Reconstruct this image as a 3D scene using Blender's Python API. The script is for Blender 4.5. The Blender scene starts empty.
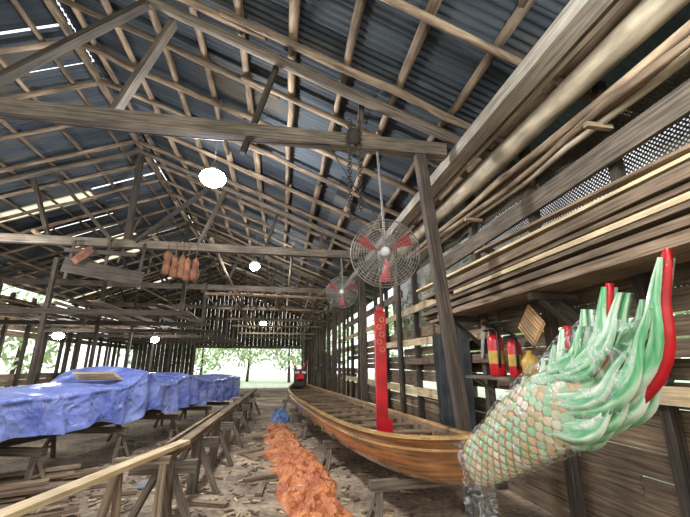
import bpy, math, random
from mathutils import Vector, Matrix, noise
random.seed(7)
R=random.uniform
sc=bpy.context.scene
sc.view_settings.view_transform='Standard'
sc.view_settings.exposure=0.08

def lin(c):
    o=[]
    for v in c[:3]:
        v=v/255.
        o.append(v/12.92 if v<=.04045 else ((v+.055)/1.055)**2.4)
    return (o[0],o[1],o[2],1)

# ---------------------------------------------------------------- materials
def newmat(name):
    m=bpy.data.materials.new(name); m.use_nodes=True
    nt=m.node_tree; nt.nodes.clear()
    out=nt.nodes.new('ShaderNodeOutputMaterial')
    b=nt.nodes.new('ShaderNodeBsdfPrincipled')
    nt.links.new(b.outputs[0],out.inputs[0])
    return m,nt,b,out

def wood(name,c1,c2,rough=.75,vary=.5,gu=1.2,gv=26,coat=0,bump=.25):
    m,nt,b,out=newmat(name); N=nt.nodes.new; L=nt.links.new
    tc=N('ShaderNodeTexCoord'); mp=N('ShaderNodeMapping'); mp.inputs['Scale'].default_value=(gu,gv,1)
    L(tc.outputs['UV'],mp.inputs[0])
    n=N('ShaderNodeTexNoise'); n.inputs['Scale'].default_value=1.6; n.inputs['Detail'].default_value=7; n.inputs['Distortion'].default_value=.4
    L(mp.outputs[0],n.inputs[0])
    n2=N('ShaderNodeTexNoise'); n2.inputs['Scale'].default_value=2.2; n2.inputs['Detail'].default_value=4
    L(tc.outputs['Object'],n2.inputs[0])
    r=N('ShaderNodeValToRGB'); r.color_ramp.elements[0].position=.32; r.color_ramp.elements[1].position=.68
    r.color_ramp.elements[0].color=lin(c1); r.color_ramp.elements[1].color=lin(c2)
    L(n.outputs[0],r.inputs[0])
    g=N('ShaderNodeNewGeometry')
    mr=N('ShaderNodeMapRange'); mr.inputs['To Min'].default_value=1-vary; mr.inputs['To Max'].default_value=1+vary*.7
    L(g.outputs['Random Per Island'],mr.inputs['Value'])
    mr2=N('ShaderNodeMapRange'); mr2.inputs['From Min'].default_value=.3; mr2.inputs['From Max'].default_value=.7
    mr2.inputs['To Min'].default_value=.65; mr2.inputs['To Max'].default_value=1.2
    L(n2.outputs[0],mr2.inputs['Value'])
    mu=N('ShaderNodeMath'); mu.operation='MULTIPLY'; L(mr.outputs[0],mu.inputs[0]); L(mr2.outputs[0],mu.inputs[1])
    hs=N('ShaderNodeHueSaturation'); L(r.outputs[0],hs.inputs['Color']); L(mu.outputs[0],hs.inputs['Value'])
    L(hs.outputs[0],b.inputs['Base Color'])
    b.inputs['Roughness'].default_value=rough
    if coat: b.inputs['Coat Weight'].default_value=coat; b.inputs['Coat Roughness'].default_value=.12
    bp=N('ShaderNodeBump'); bp.inputs['Strength'].default_value=bump; bp.inputs['Distance'].default_value=.01
    L(n.outputs[0],bp.inputs['Height']); L(bp.outputs[0],b.inputs['Normal'])
    return m

def plain(name,c,rough=.5,metal=0,c2=None,scale=6,vary=0,coat=0,bump=0,emit=0):
    m,nt,b,out=newmat(name); N=nt.nodes.new; L=nt.links.new
    tc=N('ShaderNodeTexCoord'); n=N('ShaderNodeTexNoise'); n.inputs['Scale'].default_value=scale; n.inputs['Detail'].default_value=5
    L(tc.outputs['Object'],n.inputs[0])
    r=N('ShaderNodeValToRGB'); r.color_ramp.elements[0].position=.35; r.color_ramp.elements[1].position=.65
    if c2 is None: c2=[v*.82 for v in c]
    r.color_ramp.elements[0].color=lin(c2); r.color_ramp.elements[1].color=lin(c)
    L(n.outputs[0],r.inputs[0])
    col=r.outputs[0]
    if vary:
        g=N('ShaderNodeNewGeometry'); mr=N('ShaderNodeMapRange'); mr.inputs['To Min'].default_value=1-vary; mr.inputs['To Max'].default_value=1+vary
        L(g.outputs['Random Per Island'],mr.inputs['Value'])
        hs=N('ShaderNodeHueSaturation'); L(col,hs.inputs['Color']); L(mr.outputs[0],hs.inputs['Value']); col=hs.outputs[0]
    L(col,b.inputs['Base Color'])
    b.inputs['Roughness'].default_value=rough; b.inputs['Metallic'].default_value=metal
    if coat: b.inputs['Coat Weight'].default_value=coat; b.inputs['Coat Roughness'].default_value=.1
    if bump:
        bp=N('ShaderNodeBump'); bp.inputs['Strength'].default_value=bump; bp.inputs['Distance'].default_value=.02
        L(n.outputs[0],bp.inputs['Height']); L(bp.outputs[0],b.inputs['Normal'])
    if emit:
        b.inputs['Emission Color'].default_value=lin(c); b.inputs['Emission Strength'].default_value=emit
    return m

M={}
M['pole']=wood('pole_wood',(96,78,62),(178,154,126),.85,.45,gv=8)
M['bamboo']=wood('pale_pole',(140,126,106),(206,190,164),.6,.3,gv=5)
M['old']=wood('old_beam_wood',(72,63,54),(138,124,108),.85,.3)
M['dark']=wood('dark_wood',(42,36,31),(92,80,68),.85,.35)
M['plank']=wood('grey_plank_wood',(84,68,54),(158,134,108),.8,.45)
M['fresh']=wood('fresh_cut_wood',(190,160,118),(234,212,170),.6,.2)
M['steel']=wood('painted_timber',(116,110,100),(182,172,156),.6,.15)
M['varnish']=wood('varnished_wood',(92,56,30),(176,116,64),.2,.15,gu=.8,gv=30,coat=1,bump=.08)
M['gold']=wood('light_varnish_wood',(170,122,70),(224,182,120),.3,.1,coat=.6,bump=.05)
M['hullin']=wood('hull_inner_wood',(84,66,50),(154,126,96),.5,.25)
M['red']=plain('red_paint',(210,24,36),.35,coat=.4)
M['fanred']=plain('fan_blade_red',(184,50,54),.5)
M['black']=plain('black_paint',(30,30,32),.5)
M['metal']=plain('galvanised_wire',(176,170,162),.5,.3)
M['grey']=plain('grey_plastic',(150,152,152),.5)
M['white']=plain('white_paint',(232,230,224),.5)
M['yellow']=plain('yellow_plastic',(204,164,70),.4)
M['rope']=plain('old_rope',(70,60,52),.9)
M['teal']=plain('teal_plastic',(40,140,140),.4)
M['cloth']=plain('dark_cloth',(60,62,62),.9,c2=(34,36,38),scale=4)

# ---------------------------------------------------------------- mesh builder
class MB:
    def __init__(s): s.v=[];s.f=[];s.uv=[];s.m=[];s.sm=[]
    def face(s,idx,uvs,mat=0,smooth=False):
        s.f.append(idx); s.uv.append(uvs); s.m.append(mat); s.sm.append(smooth)
    def beam(s,p0,p1,w,h,mat=0,up=(0,0,1),taper=1.0,rot=0):
        p0=Vector(p0);p1=Vector(p1);d=(p1-p0);L=d.length
        if L<1e-5:return
        d.normalize(); up=Vector(up)
        if abs(d.dot(up))>.97: up=Vector((1,0,0)) if abs(d.x)<.9 else Vector((0,1,0))
        x=d.cross(up).normalized(); z=x.cross(d).normalized()
        if rot:
            c,sn=math.cos(rot),math.sin(rot); x,z=x*c+z*sn,z*c-x*sn
        b=len(s.v)
        for p,t in ((p0,1),(p1,taper)):
            for sx,sz in ((-1,-1),(1,-1),(1,1),(-1,1)):
                s.v.append(p+x*(sx*w/2*t)+z*(sz*h/2*t))
        o=R(0,50);oy=R(0,50);acc=0
        for k in range(4):
            k2=(k+1)%4; wd=w if k%2==0 else h
            s.face([b+k,b+k2,b+4+k2,b+4+k],[(o,oy+acc),(o,oy+acc+wd),(o+L,oy+acc+wd),(o+L,oy+acc)],mat)
            acc+=wd
        s.face([b+3,b+2,b+1,b],[(o,oy),(o+w*.3,oy),(o+w*.3,oy+h),(o,oy+h)],mat)
        s.face([b+4,b+5,b+6,b+7],[(o,oy),(o+w*.3,oy),(o+w*.3,oy+h),(o,oy+h)],mat)
    def tube(s,pts,rad,seg=8,mat=0,caps=True,flat=None):
        pts=[Vector(p) for p in pts]; n=len(pts)
        if not hasattr(rad,'__len__'): rad=[rad]*n
        b=len(s.v); o=R(0,50);oy=R(0,50);L=0;us=[]
        ref=None
        for i,p in enumerate(pts):
            t=(pts[min(i+1,n-1)]-pts[max(i-1,0)]).normalized()
            if ref is None:
                ref=Vector((0,0,1)) if abs(t.z)<.9 else Vector((1,0,0))
            x=t.cross(ref).normalized(); y=x.cross(t).normalized(); ref=y
            if i>0: L+=(pts[i]-pts[i-1]).length
            us.append(L)
            for k in range(seg):
                a=2*math.pi*k/seg
                s.v.append(p+x*math.cos(a)*rad[i]+y*math.sin(a)*rad[i])
        for i in range(n-1):
            for k in range(seg):
                k2=(k+1)%seg; c=2*math.pi*max(rad)
                v0=oy+c*k/seg; v1=oy+c*(k+1)/seg
                s.face([b+i*seg+k,b+i*seg+k2,b+(i+1)*seg+k2,b+(i+1)*seg+k],[(o+us[i],v0),(o+us[i],v1),(o+us[i+1],v1),(o+us[i+1],v0)],mat,True)
        if caps:
            s.face([b+k for k in range(seg)][::-1],[(o,oy)]*seg,mat)
            s.face([b+(n-1)*seg+k for k in range(seg)],[(o,oy)]*seg,mat)
    def pole(s,p0,p1,r0,r1=None,mat=0,seg=8,wob=.02,n=6):
        p0=Vector(p0);p1=Vector(p1); r1=r1 or r0*.8
        pts=[];rad=[]
        for i in range(n+1):
            t=i/n; w=wob*math.sin(t*math.pi)
            pts.append(p0.lerp(p1,t)+Vector((R(-w,w),R(-w,w),R(-w,w)))); rad.append((r0+(r1-r0)*t)*R(.92,1.08))
        s.tube(pts,rad,seg,mat)
    def ring(s,c,nrm,r,tr,mat=0,seg=32,tseg=5):
        c=Vector(c);n=Vector(nrm).normalized();x=n.orthogonal().normalized();y=n.cross(x)
        b=len(s.v)
        for i in range(seg):
            a=2*math.pi*i/seg; d=x*math.cos(a)+y*math.sin(a)
            for k in range(tseg):
                t=2*math.pi*k/tseg
                s.v.append(c+d*(r+tr*math.cos(t))+n*(tr*math.sin(t)))
        for i in range(seg):
            for k in range(tseg):
                i2=(i+1)%seg;k2=(k+1)%tseg
                s.face([b+i*tseg+k,b+i2*tseg+k,b+i2*tseg+k2,b+i*tseg+k2],[(0,0)]*4,mat,True)
    def grid(s,rows,mat=0,smooth=True,closed=False):
        b=len(s.v);nr=len(rows);nc=len(rows[0])
        for r in rows:
            for p in r: s.v.append(Vector(p))
        for i in range(nr-1):
            for j in range(nc if closed else nc-1):
                j2=(j+1)%nc
                q=[b+i*nc+j,b+i*nc+j2,b+(i+1)*nc+j2,b+(i+1)*nc+j]
                li=(s.v[b+i*nc]-s.v[b]).length; li2=(s.v[b+(i+1)*nc]-s.v[b]).length
                s.face(q,[(li,j*.06),(li,(j+1)*.06),(li2,(j+1)*.06),(li2,j*.06)],mat,smooth)
    def lathe(s,c,prof,seg=16,mat=0,axis=(0,0,1)):
        c=Vector(c);n=Vector(axis).normalized();x=n.orthogonal().normalized();y=n.cross(x)
        rows=[[c+n*z+(x*math.cos(2*math.pi*k/seg)+y*math.sin(2*math.pi*k/seg))*r for k in range(seg)] for r,z in prof]
        s.grid(rows,mat,True,True)
    def obj(s,name,mats,parent=None):
        me=bpy.data.meshes.new(name); me.from_pydata([tuple(v) for v in s.v],[],s.f)
        uvl=me.uv_layers.new(name='UVMap'); i=0; flat=[]
        for u in s.uv:
            for a in u: flat.extend(a)
        uvl.data.foreach_set('uv',flat)
        me.polygons.foreach_set('material_index',s.m); me.polygons.foreach_set('use_smooth',s.sm)
        for k in mats: me.materials.append(M[k] if isinstance(k,str) else k)
        me.update()
        o=bpy.data.objects.new(name,me); sc.collection.objects.link(o)
        if parent: o.parent=parent
        return o
def empty(name,loc=(0,0,0)):
    e=bpy.data.objects.new(name,None); sc.collection.objects.link(e); return e

# ---------------------------------------------------------------- roof geometry
RX=-4.0
def rz(x): return 5.75-.41*x if x>=RX else 5.75-.41*RX+.41*(x-RX)
Y0,Y1=-3.0,30.0
TR=[-.95,4.4,9.75,15.1,20.45,25.8]

def roofmat(name,c1,c2,c3):
    m,nt,b,out=newmat(name); N=nt.nodes.new; L=nt.links.new
    tc=N('ShaderNodeTexCoord'); n=N('ShaderNodeTexNoise'); n.inputs['Scale'].default_value=.9; n.inputs['Detail'].default_value=8
    mp=N('ShaderNodeMapping'); mp.inputs['Scale'].default_value=(.5,2.5,1); L(tc.outputs['Object'],mp.inputs[0]); L(mp.outputs[0],n.inputs[0])
    r=N('ShaderNodeValToRGB'); e=r.color_ramp.elements; e[0].position=.3;e[0].color=lin(c1);e[1].position=.54;e[1].color=lin(c2)
    x=e.new(.68); x.color=lin(c3)
    L(n.outputs[0],r.inputs[0])
    g=N('ShaderNodeNewGeometry'); mr=N('ShaderNodeMapRange'); mr.inputs['To Min'].default_value=.5; mr.inputs['To Max'].default_value=1.45
    L(g.outputs['Random Per Island'],mr.inputs['Value'])
    hs=N('ShaderNodeHueSaturation'); L(r.outputs[0],hs.inputs['Color']); L(mr.outputs[0],hs.inputs['Value']); L(hs.outputs[0],b.inputs['Base Color'])
    b.inputs['Roughness'].default_value=.75; b.inputs['Specular IOR Level'].default_value=.2
    return m
M['sheet']=roofmat('corrugated_sheet',(54,60,66),(78,85,91),(102,94,84))
def transl(name,c,w=.7):
    m=bpy.data.materials.new(name);m.use_nodes=True;nt=m.node_tree;nt.nodes.clear();N=nt.nodes.new;L=nt.links.new
    out=N('ShaderNodeOutputMaterial');t=N('ShaderNodeBsdfTranslucent');d=N('ShaderNodeBsdfDiffuse');mx=N('ShaderNodeMixShader')
    n=N('ShaderNodeTexNoise');n.inputs['Scale'].default_value=4;r=N('ShaderNodeValToRGB')
    r.color_ramp.elements[0].color=lin([v*.8 for v in c]);r.color_ramp.elements[1].color=lin(c);L(n.outputs[0],r.inputs[0])
    L(r.outputs[0],t.inputs[0]);L(r.outputs[0],d.inputs[0]);mx.inputs[0].default_value=w
    L(d.outputs[0],mx.inputs[1]);L(t.outputs[0],mx.inputs[2]);L(mx.outputs[0],out.inputs[0]);return m
M['skylight']=transl('translucent_roof_sheet',(255,240,205),.9)
mb=MB()
pw=.9
def panel(xa,xb,y,mat,wd):
    rows=[];n=int(36*wd/.9);dz=R(0,.02)
    for x in (xa,(xa+xb)/2,xb):
        rows.append([(x,y+(wd+.04)*k/n,rz(x)+.18+dz+.017*math.cos(2*math.pi*k/4)+R(-.002,.002)) for k in range(n+1)])
    mb.grid(rows,mat,True)
sky=[(17.2,'L',1),(22.6,'L',1),(21.7,'R',0),(20.0,'L',2),(14.9,'L',1)]
y=Y0
while y<Y1:
    for side,segs in (('R',[(-4,-1.4),(-1.5,1.2),(1.1,3.9)]),('L',[(-4,-6.0),(-5.9,-8.3),(-8.2,-10.9)])):
        for i,(a,b2) in enumerate(segs):
            if side=='L' and i in(1,2) and abs(y-11.4)<.46:
                panel(a,b2,y,1,.55); panel(a,b2,y+.55,0,.35); continue
            mt=0
            for sy,sd,si in sky:
                if sd==side and si==i and abs(sy-y)<.46: mt=1
            if mt: panel(a,b2,y,1,.4); panel(a,b2,y+.42,0,.48)
            elif side=='L' and y>4 and random.random()<.3:
                panel(a-.02,b2,y+.03,0,pw-.09)
            else: panel(a,b2,y+R(-.01,.01),0,pw)
    y+=pw
mb.obj('ceiling',['sheet','skylight'])

# purlins + rafters (round poles)
mb=MB()
x=2.86
while x>RX+.2:
    yy=Y0
    while yy<Y1:
        l=R(4.5,6.5); e=min(yy+l,Y1)
        r=R(.055,.075)
        mb.pole((x+R(-.04,.04),yy,rz(x)+.085),(x+R(-.04,.04),e+.3,rz(x)+.085),r,r*.8,wob=.03)
        yy=e
    x-=.72
x=RX-.5
while x>-10.8:
    yy=Y0
    while yy<Y1:
        e=min(yy+R(4.5,6.5),Y1); r=R(.04,.055)
        mb.pole((x,yy,rz(x)+.09),(x+R(-.04,.04),e+.3,rz(x)+.09),r,r*.8,wob=.03); yy=e
    x-=.78
mb.pole((RX,Y0,rz(RX)-.05),(RX,13,rz(RX)-.05),.08,.08); mb.pole((RX,13,rz(RX)-.05),(RX,Y1,rz(RX)-.05),.08,.08)
mb.obj('roof_purlins',['pole'])
mb=MB()
y=Y0+.5
while y<Y1:
    if min(abs(y-t) for t in TR)>.3:
        r=R(.045,.06)
        j=R(-.12,.12)
        xm=R(-1.2,-.4)
        mb.pole((3.6,y+R(-.1,.1),rz(3.6)-.02),(xm-.3,y+j,rz(xm-.3)-.03),r,r*.85,wob=.03)
        mb.pole((xm+.3,y+j+.1,rz(xm)-.12),(RX,y+j+.1,rz(RX)-.05),r,r*.85,wob=.03)
        mb.pole((-10.6,y,rz(-10.6)),(RX,y+.1,rz(RX)-.03),r,r*.85,wob=.03)
    y+=1.07
mb.obj('roof_rafters',['pole'])

def truss(Y,i):
    mb=MB()
    zt=4.6
    mb.beam((-10.4,Y,zt+.02),(2.2,Y,zt),.15,.2,0)
    mb.pole((3.3,Y-.12,rz(3.3)-.06),(RX-.1,Y-.12,rz(RX)-.12),.08,.07)
    mb.pole((-10.5,Y-.12,rz(-10.5)-.06),(RX+.1,Y-.12,rz(RX)-.12),.08,.07)
    mb.beam((RX,Y,zt),(RX,Y,rz(RX)-.1),.13,.13,1)
    mb.beam((-2.32,Y+.1,zt),(-1.72,Y+.1,rz(-1.72)-.1),.15,.07,0)
    mb.beam((-3.75,Y-.1,zt+.05),(-2.0,Y-.1,rz(-2.0)-.15),.12,.08,1)
    mb.beam((-.62,Y+.1,zt-.25),(-.25,Y+.1,rz(-.25)-.05),.09,.07,1)
    mb.beam((.95,Y+.1,zt),(1.0,Y+.1,rz(1.0)-.05),.08,.08,1)
    mb.beam((-5.8,Y+.1,zt),(-6.5,Y+.1,rz(-6.5)-.1),.12,.08,1)
    mb.beam((-4.3,Y-.1,zt+.05),(-6.0,Y-.1,rz(-6)-.15),.12,.08,1)
    mb.beam((-7.9,Y+.1,zt),(-8.4,Y+.1,rz(-8.4)),.1,.07,1)
    if Y>0:
        if i==1: mb.beam((2.24,Y,0),(1.80,Y,zt+.05),.12,.14,1)
        else: mb.beam((2.15,Y,0),(2.1,Y,zt+.05),.15,.15,1)
    mb.beam((-10.2,Y,0),(-10.2,Y,zt),.15,.15,1)
    mb.obj('roof_truss',['old','dark'])
for i,t in enumerate(TR): truss(t,i)

mb=MB()
mb.beam((2.32,Y0,4.45),(2.32,7.5,4.45),.2,.17,0)
mb.beam((2.32,7.6,4.47),(2.32,18,4.47),.2,.17,0); mb.beam((2.32,18,4.47),(2.32,Y1,4.47),.2,.17,0)
mb.beam((2.55,Y0,4.5),(2.55,9,4.5),.06,.14,0)
mb.obj('eave_beam',['steel'])
mb=MB()
mb.tube([(2.84,-3+1.2*k,4.38+.015*math.sin(k*1.7)) for k in range(12)],[.13+.012*math.sin(k*2.3) for k in range(12)],16,0)
mb.obj('bamboo_eave_pole',['bamboo'])
mb=MB()
for (x,z,r) in ((2.95,4.12,.055),(2.96,4.0,.06),(2.93,3.9,.045),(2.84,4.04,.05),(2.82,3.94,.04)):
    mb.pole((x,R(-2.4,-1.0),z-.05),(x,R(4.2,8.6),z+.02),r,r*.8,0 if random.random()<.4 else 1,seg=10,wob=.05,n=10)
for y in (.2,2.6,5.0): mb.beam((3.03,y,3.84),(2.75,y,3.84),.05,.05,1)
mb.obj('spare_pole_bundle',['bamboo','pole'])
mb=MB()
mb.pole((-10.2,Y0,4.75),(-10.2,Y1,4.75),.07,.06)
mb.obj('eave_pole',['pole'])
mb=MB()
for xx,zz in ((-1.9,4.78),(-3.3,4.78),(-6,4.75),(.2,4.78),(-8.2,4.75)):
    mb.pole((xx,9.5,zz),(xx+R(-.4,.4),20.6,zz),.05,.04); mb.pole((xx+R(-.3,.3),20,zz),(xx,Y1,zz),.05,.04)
for k in range(16):
    y=R(9.8,24); xx=R(-9,2); mb.pole((xx,y,4.7),(xx+R(-2,2),y+R(1,4),rz(xx)-R(.2,.9)),.035,.03)
mb.obj('roof_bracing_poles',['pole'])
mb=MB()
def cable(a,b,sag,r=.008):
    a=Vector(a);b=Vector(b); mb.tube([a.lerp(b,k/12)-Vector((0,0,sag*4*(k/12)*(1-k/12))) for k in range(13)],r,5,0)
cable((-9,4.3,4.5),(-4,4.28,4.48),.12);cable((-4,4.28,4.48),(.5,4.28,4.46),.1);cable((.5,4.28,4.46),(1.2,4.3,3.4),.05)
mb.obj('electric_cable',['black'])

# ---------------------------------------------------------------- right wall
mb=MB()
y=-2.2
while y<Y1:
    w=R(.09,.13); mb.beam((3.1,y,0),(3.1+R(-.03,.03),y+R(-.08,.08),rz(3.1)-.02),w,w,1)
    y+=R(1.1,1.5)
z=.0
while z<2.3:
    h=R(.14,.24); yy=-2.5
    while yy<Y1:
        e=yy+R(2.6,4.2)
        gap=(yy>4.8 and random.random()<.35 and z>.9)
        if not gap: mb.beam((3.19,yy,z+h/2+R(-.008,.008)),(3.19,e-.02,z+h/2+R(-.008,.008)),.03,h,0)
        yy=e
    z+=h+(R(.0,.01) if z<.9 else R(.005,.03))
mb.beam((3.0,-1.5,3.72),(3.0,6.4,3.5),.05,.24,2)
mb.beam((3.0,-1.5,1.42),(3.0,4.6,1.42),.05,.14,3)
mb.beam((3.0,1.0,1.78),(3.0,9,1.72),.05,.13,0)
mb.beam((3.0,5.0,2.1),(3.0,11.5,2.2),.05,.15,3)
mb.beam((3.0,9,3.4),(3.0,18,3.4),.05,.2,2)
mb.beam((3.0,6.2,2.9),(3.0,20,2.8),.05,.16,3)
mb.beam((3.0,6.2,1.1),(3.0,20,1.1),.05,.16,3)
mb.beam((3.02,2.6,1.5),(3.02,5.0,3.4),.06,.1,1)
mb.obj('wall_right',['plank','dark','old','fresh'])

def netmat():
    m=bpy.data.materials.new('shade_net');m.use_nodes=True;nt=m.node_tree;nt.nodes.clear();N=nt.nodes.new;L=nt.links.new
    out=N('ShaderNodeOutputMaterial');d=N('ShaderNodeBsdfDiffuse');t=N('ShaderNodeBsdfTransparent');mx=N('ShaderNodeMixShader')
    tc=N('ShaderNodeTexCoord');mp=N('ShaderNodeMapping');mp.inputs['Rotation'].default_value=(0,0,.7);mp.inputs['Scale'].default_value=(1,1,1);L(tc.outputs['UV'],mp.inputs[0])
    v=N('ShaderNodeTexVoronoi');v.inputs['Scale'].default_value=30;v.inputs['Randomness'].default_value=.12;L(mp.outputs[0],v.inputs[0])
    c=N('ShaderNodeMath');c.operation='LESS_THAN';c.inputs[1].default_value=.3;L(v.outputs['Distance'],c.inputs[0])
    n=N('ShaderNodeTexNoise');n.inputs['Scale'].default_value=1.2;L(tc.outputs['UV'],n.inputs[0])
    c2=N('ShaderNodeMapRange');c2.inputs['From Min'].default_value=.35;c2.inputs['From Max'].default_value=.6;c2.inputs['To Min'].default_value=.16;c2.inputs['To Max'].default_value=.55;L(n.outputs[0],c2.inputs[0])
    mu=N('ShaderNodeMath');mu.operation='MULTIPLY';L(c.outputs[0],mu.inputs[0]);L(c2.outputs[0],mu.inputs[1])
    d.inputs[0].default_value=lin((96,88,76));L(mu.outputs[0],mx.inputs[0]);L(d.outputs[0],mx.inputs[1]);L(t.outputs[0],mx.inputs[2]);L(mx.outputs[0],out.inputs[0])
    return m
M['net']=netmat()
mb=MB()
rows=[];NY=110
for k in range(12):
    z=2.25+2.15*k/11
    rows.append([(3.24+.06*noise.noise((yy*.25*1.0,z*1.3,0)),-2.5+yy*.12,z) for yy in range(NY)])
b=len(mb.v)
for r in rows:
    for p in r: mb.v.append(Vector(p))
for i in range(11):
    for j in range(NY-1):
        q=[b+i*NY+j,b+i*NY+j+1,b+(i+1)*NY+j+1,b+(i+1)*NY+j]
        mb.face(q,[(mb.v[a].y,mb.v[a].z) for a in q],0,True)
mb.obj('shade_net',['net'])

mb=MB()
lay=[(2.40,.06),(2.47,.05),(2.54,.08),(2.64,.05),(2.71,.06),(2.79,.05),(2.86,.05)]
for z,h in lay:
    x=2.95
    while x>2.62:
        w=R(.09,.2); x-=w
        a=R(-.8,1.0) ; e=R(5.2,6.9)
        mb.beam((x+w/2,a,z+R(0,.02)),(x+w/2,e,z+R(-.01,.02)),w*.93,h*.8,0 if random.random()<.82 else 1)
mb.beam((2.7,-.5,2.97),(2.62,6.0,3.02),.12,.03,1); mb.beam((2.85,0,3.0),(2.7,7.0,3.08),.14,.03,1)
mb.beam((2.85,-.5,3.06),(2.9,5.0,3.3),.1,.03,0); mb.beam((2.62,.4,2.9),(2.58,5.6,2.86),.04,.1,0)
mb.obj('lumber_stack',['plank','fresh'])
mb=MB()
for y in (1.3,3.4,5.4):
    mb.beam((3.03,y,2.33),(2.5,y,2.33),.07,.07,0); mb.beam((3.03,y,1.95),(2.62,y,2.3),.05,.05,0)
mb.obj('lumber_bracket',['dark'])

mb=MB()
for y in (7.2,8.5,11.2,12.6,13.9,16.4,17.7,19,21.8,23.2,24.6,27.2,28.6):
    x=(2.36 if y<12 else 2.12)+R(-.04,.05); mb.pole((x,y,0),(x+R(-.08,.05),y,4.33),.055,.05,n=4)
for y in (13.2,16,19,22): mb.beam((2.1,y,R(1,2)),(2.1,y+1.5,R(1.5,3)),.05,.1)
mb.obj('aisle_posts',['dark'])

mb=MB()
y=-2.5
while y<Y1:
    mb.beam((-10.5,y,0),(-10.5,y,4.4),.12,.12,1); y+=1.35
for z in (.2,.45,.7,.95,1.2,2.85,3.1,3.35,3.6,3.85,4.1):
    yy=-2.5
    while yy<Y1:
        e=yy+R(3,4.5)
        mb.beam((-10.58,yy,z+R(-.02,.02)),(-10.58,e-.03,z),.03,.23,0); yy=e
mb.obj('wall_left',['plank','dark'])
mb=MB()
for x in [ -10.5+.3*k for k in range(46)]:
    zt=rz(x+.15)+.1
    if -6.4<x<1.55: z0=2.95+R(-.05,.05)
    else: z0=0
    mb.beam((x+.15,Y1-.2,z0),(x+.15,Y1-.2,zt),.28,.03,0,up=(0,1,0))
mb.beam((-6.3,Y1-.3,0),(-6.3,Y1-.3,6),.18,.18,1); mb.beam((1.7,Y1-.3,0),(1.7,Y1-.3,4.8),.18,.18,1); mb.beam((-6.4,Y1-.3,2.95),(1.8,Y1-.3,2.95),.12,.2,1)
mb.obj('wall_back',['dark','old'])

# ---------------------------------------------------------------- floor / ground
def dirt():
    m,nt,b,out=newmat('packed_dirt'); N=nt.nodes.new; L=nt.links.new
    tc=N('ShaderNodeTexCoord')
    n=N('ShaderNodeTexNoise');n.inputs['Scale'].default_value=.9;n.inputs['Detail'].default_value=10;n.inputs['Roughness'].default_value=.65;L(tc.outputs['Object'],n.inputs[0])
    n2=N('ShaderNodeTexNoise');n2.inputs['Scale'].default_value=14;n2.inputs['Detail'].default_value=8;L(tc.outputs['Object'],n2.inputs[0])
    r=N('ShaderNodeValToRGB');e=r.color_ramp.elements;e[0].position=.33;e[0].color=lin((90,78,66));e[1].position=.66;e[1].color=lin((192,172,146))
    x=e.new(.5);x.color=lin((146,128,108))
    ad=N('ShaderNodeMath');ad.operation='MULTIPLY_ADD';L(n2.outputs[0],ad.inputs[0]);ad.inputs[1].default_value=.5;
    sb=N('ShaderNodeMath');sb.operation='SUBTRACT';L(n.outputs[0],sb.inputs[0]);sb.inputs[1].default_value=.25;L(sb.outputs[0],ad.inputs[2])
    L(ad.outputs[0],r.inputs[0]);L(r.outputs[0],b.inputs['Base Color']);b.inputs['Roughness'].default_value=.95
    bp=N('ShaderNodeBump');bp.inputs['Strength'].default_value=.6;bp.inputs['Distance'].default_value=.05;L(n2.outputs[0],bp.inputs['Height']);L(bp.outputs[0],b.inputs['Normal'])
    return m
M['dirt']=dirt()
M['grass']=plain('grass',(214,220,196),.9,c2=(184,192,160),scale=1.5)  # near-white, blown-out daylight painted into the grass colour
def slab(name,x0,x1,y0,y1,z0,z1,mat):
    mb=MB(); mb.beam(((x0+x1)/2,y0,(z0+z1)/2),((x0+x1)/2,y1,(z0+z1)/2),x1-x0,z1-z0,0); return mb.obj(name,[mat])
slab('floor',-10.6,3.3,-3,30,-.1,0,'dirt')
slab('ground',-60,60,-40,90,-.3,-.11,'grass')

M['leaf']=plain('leaves',(206,222,170),.6,c2=(150,178,124),scale=3,vary=.35)  # paled so outdoor overexposure sits in the leaf colour
def tree(x,y,h,rad,n):
    mb=MB(); mb.pole((x,y,-.11),(x+R(-.4,.4),y,h*.6),.16,.08,mat=1)
    for k in range(n):
        a=R(0,6.28);t=math.acos(R(-1,1));rr=rad*R(.5,1)
        c=Vector((x+rr*math.sin(t)*math.cos(a),y+rr*math.sin(t)*math.sin(a),h*.62+rr*.9*math.cos(t)))
        u=Vector((R(-1,1),R(-1,1),R(-1,1))).normalized();w=u.orthogonal().normalized();l=R(.15,.4)
        b=len(mb.v); mb.v+= [c-u*l,c-w*l*.4,c+u*l,c+w*l*.4]; mb.face([b,b+1,b+2,b+3],[(0,0)]*4,0)
    mb.obj('tree',['leaf','dark'])
for x,y,h,r_ in ((-8,42,6,3.4),(-3.5,44,7,3.6),(1,41,6,3.2),(5,39,7,3.5),(-12,40,7,4),(9,12,6,3),(9.5,18,7,3.4),(9,25,6,3.2),(9,5,5,2.6),(-17,12,6,3.5),(-17,20,7,4),(-17,28,6,3.5)):
    tree(x,y,h,r_,900 if x>-12 else 600)

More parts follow.
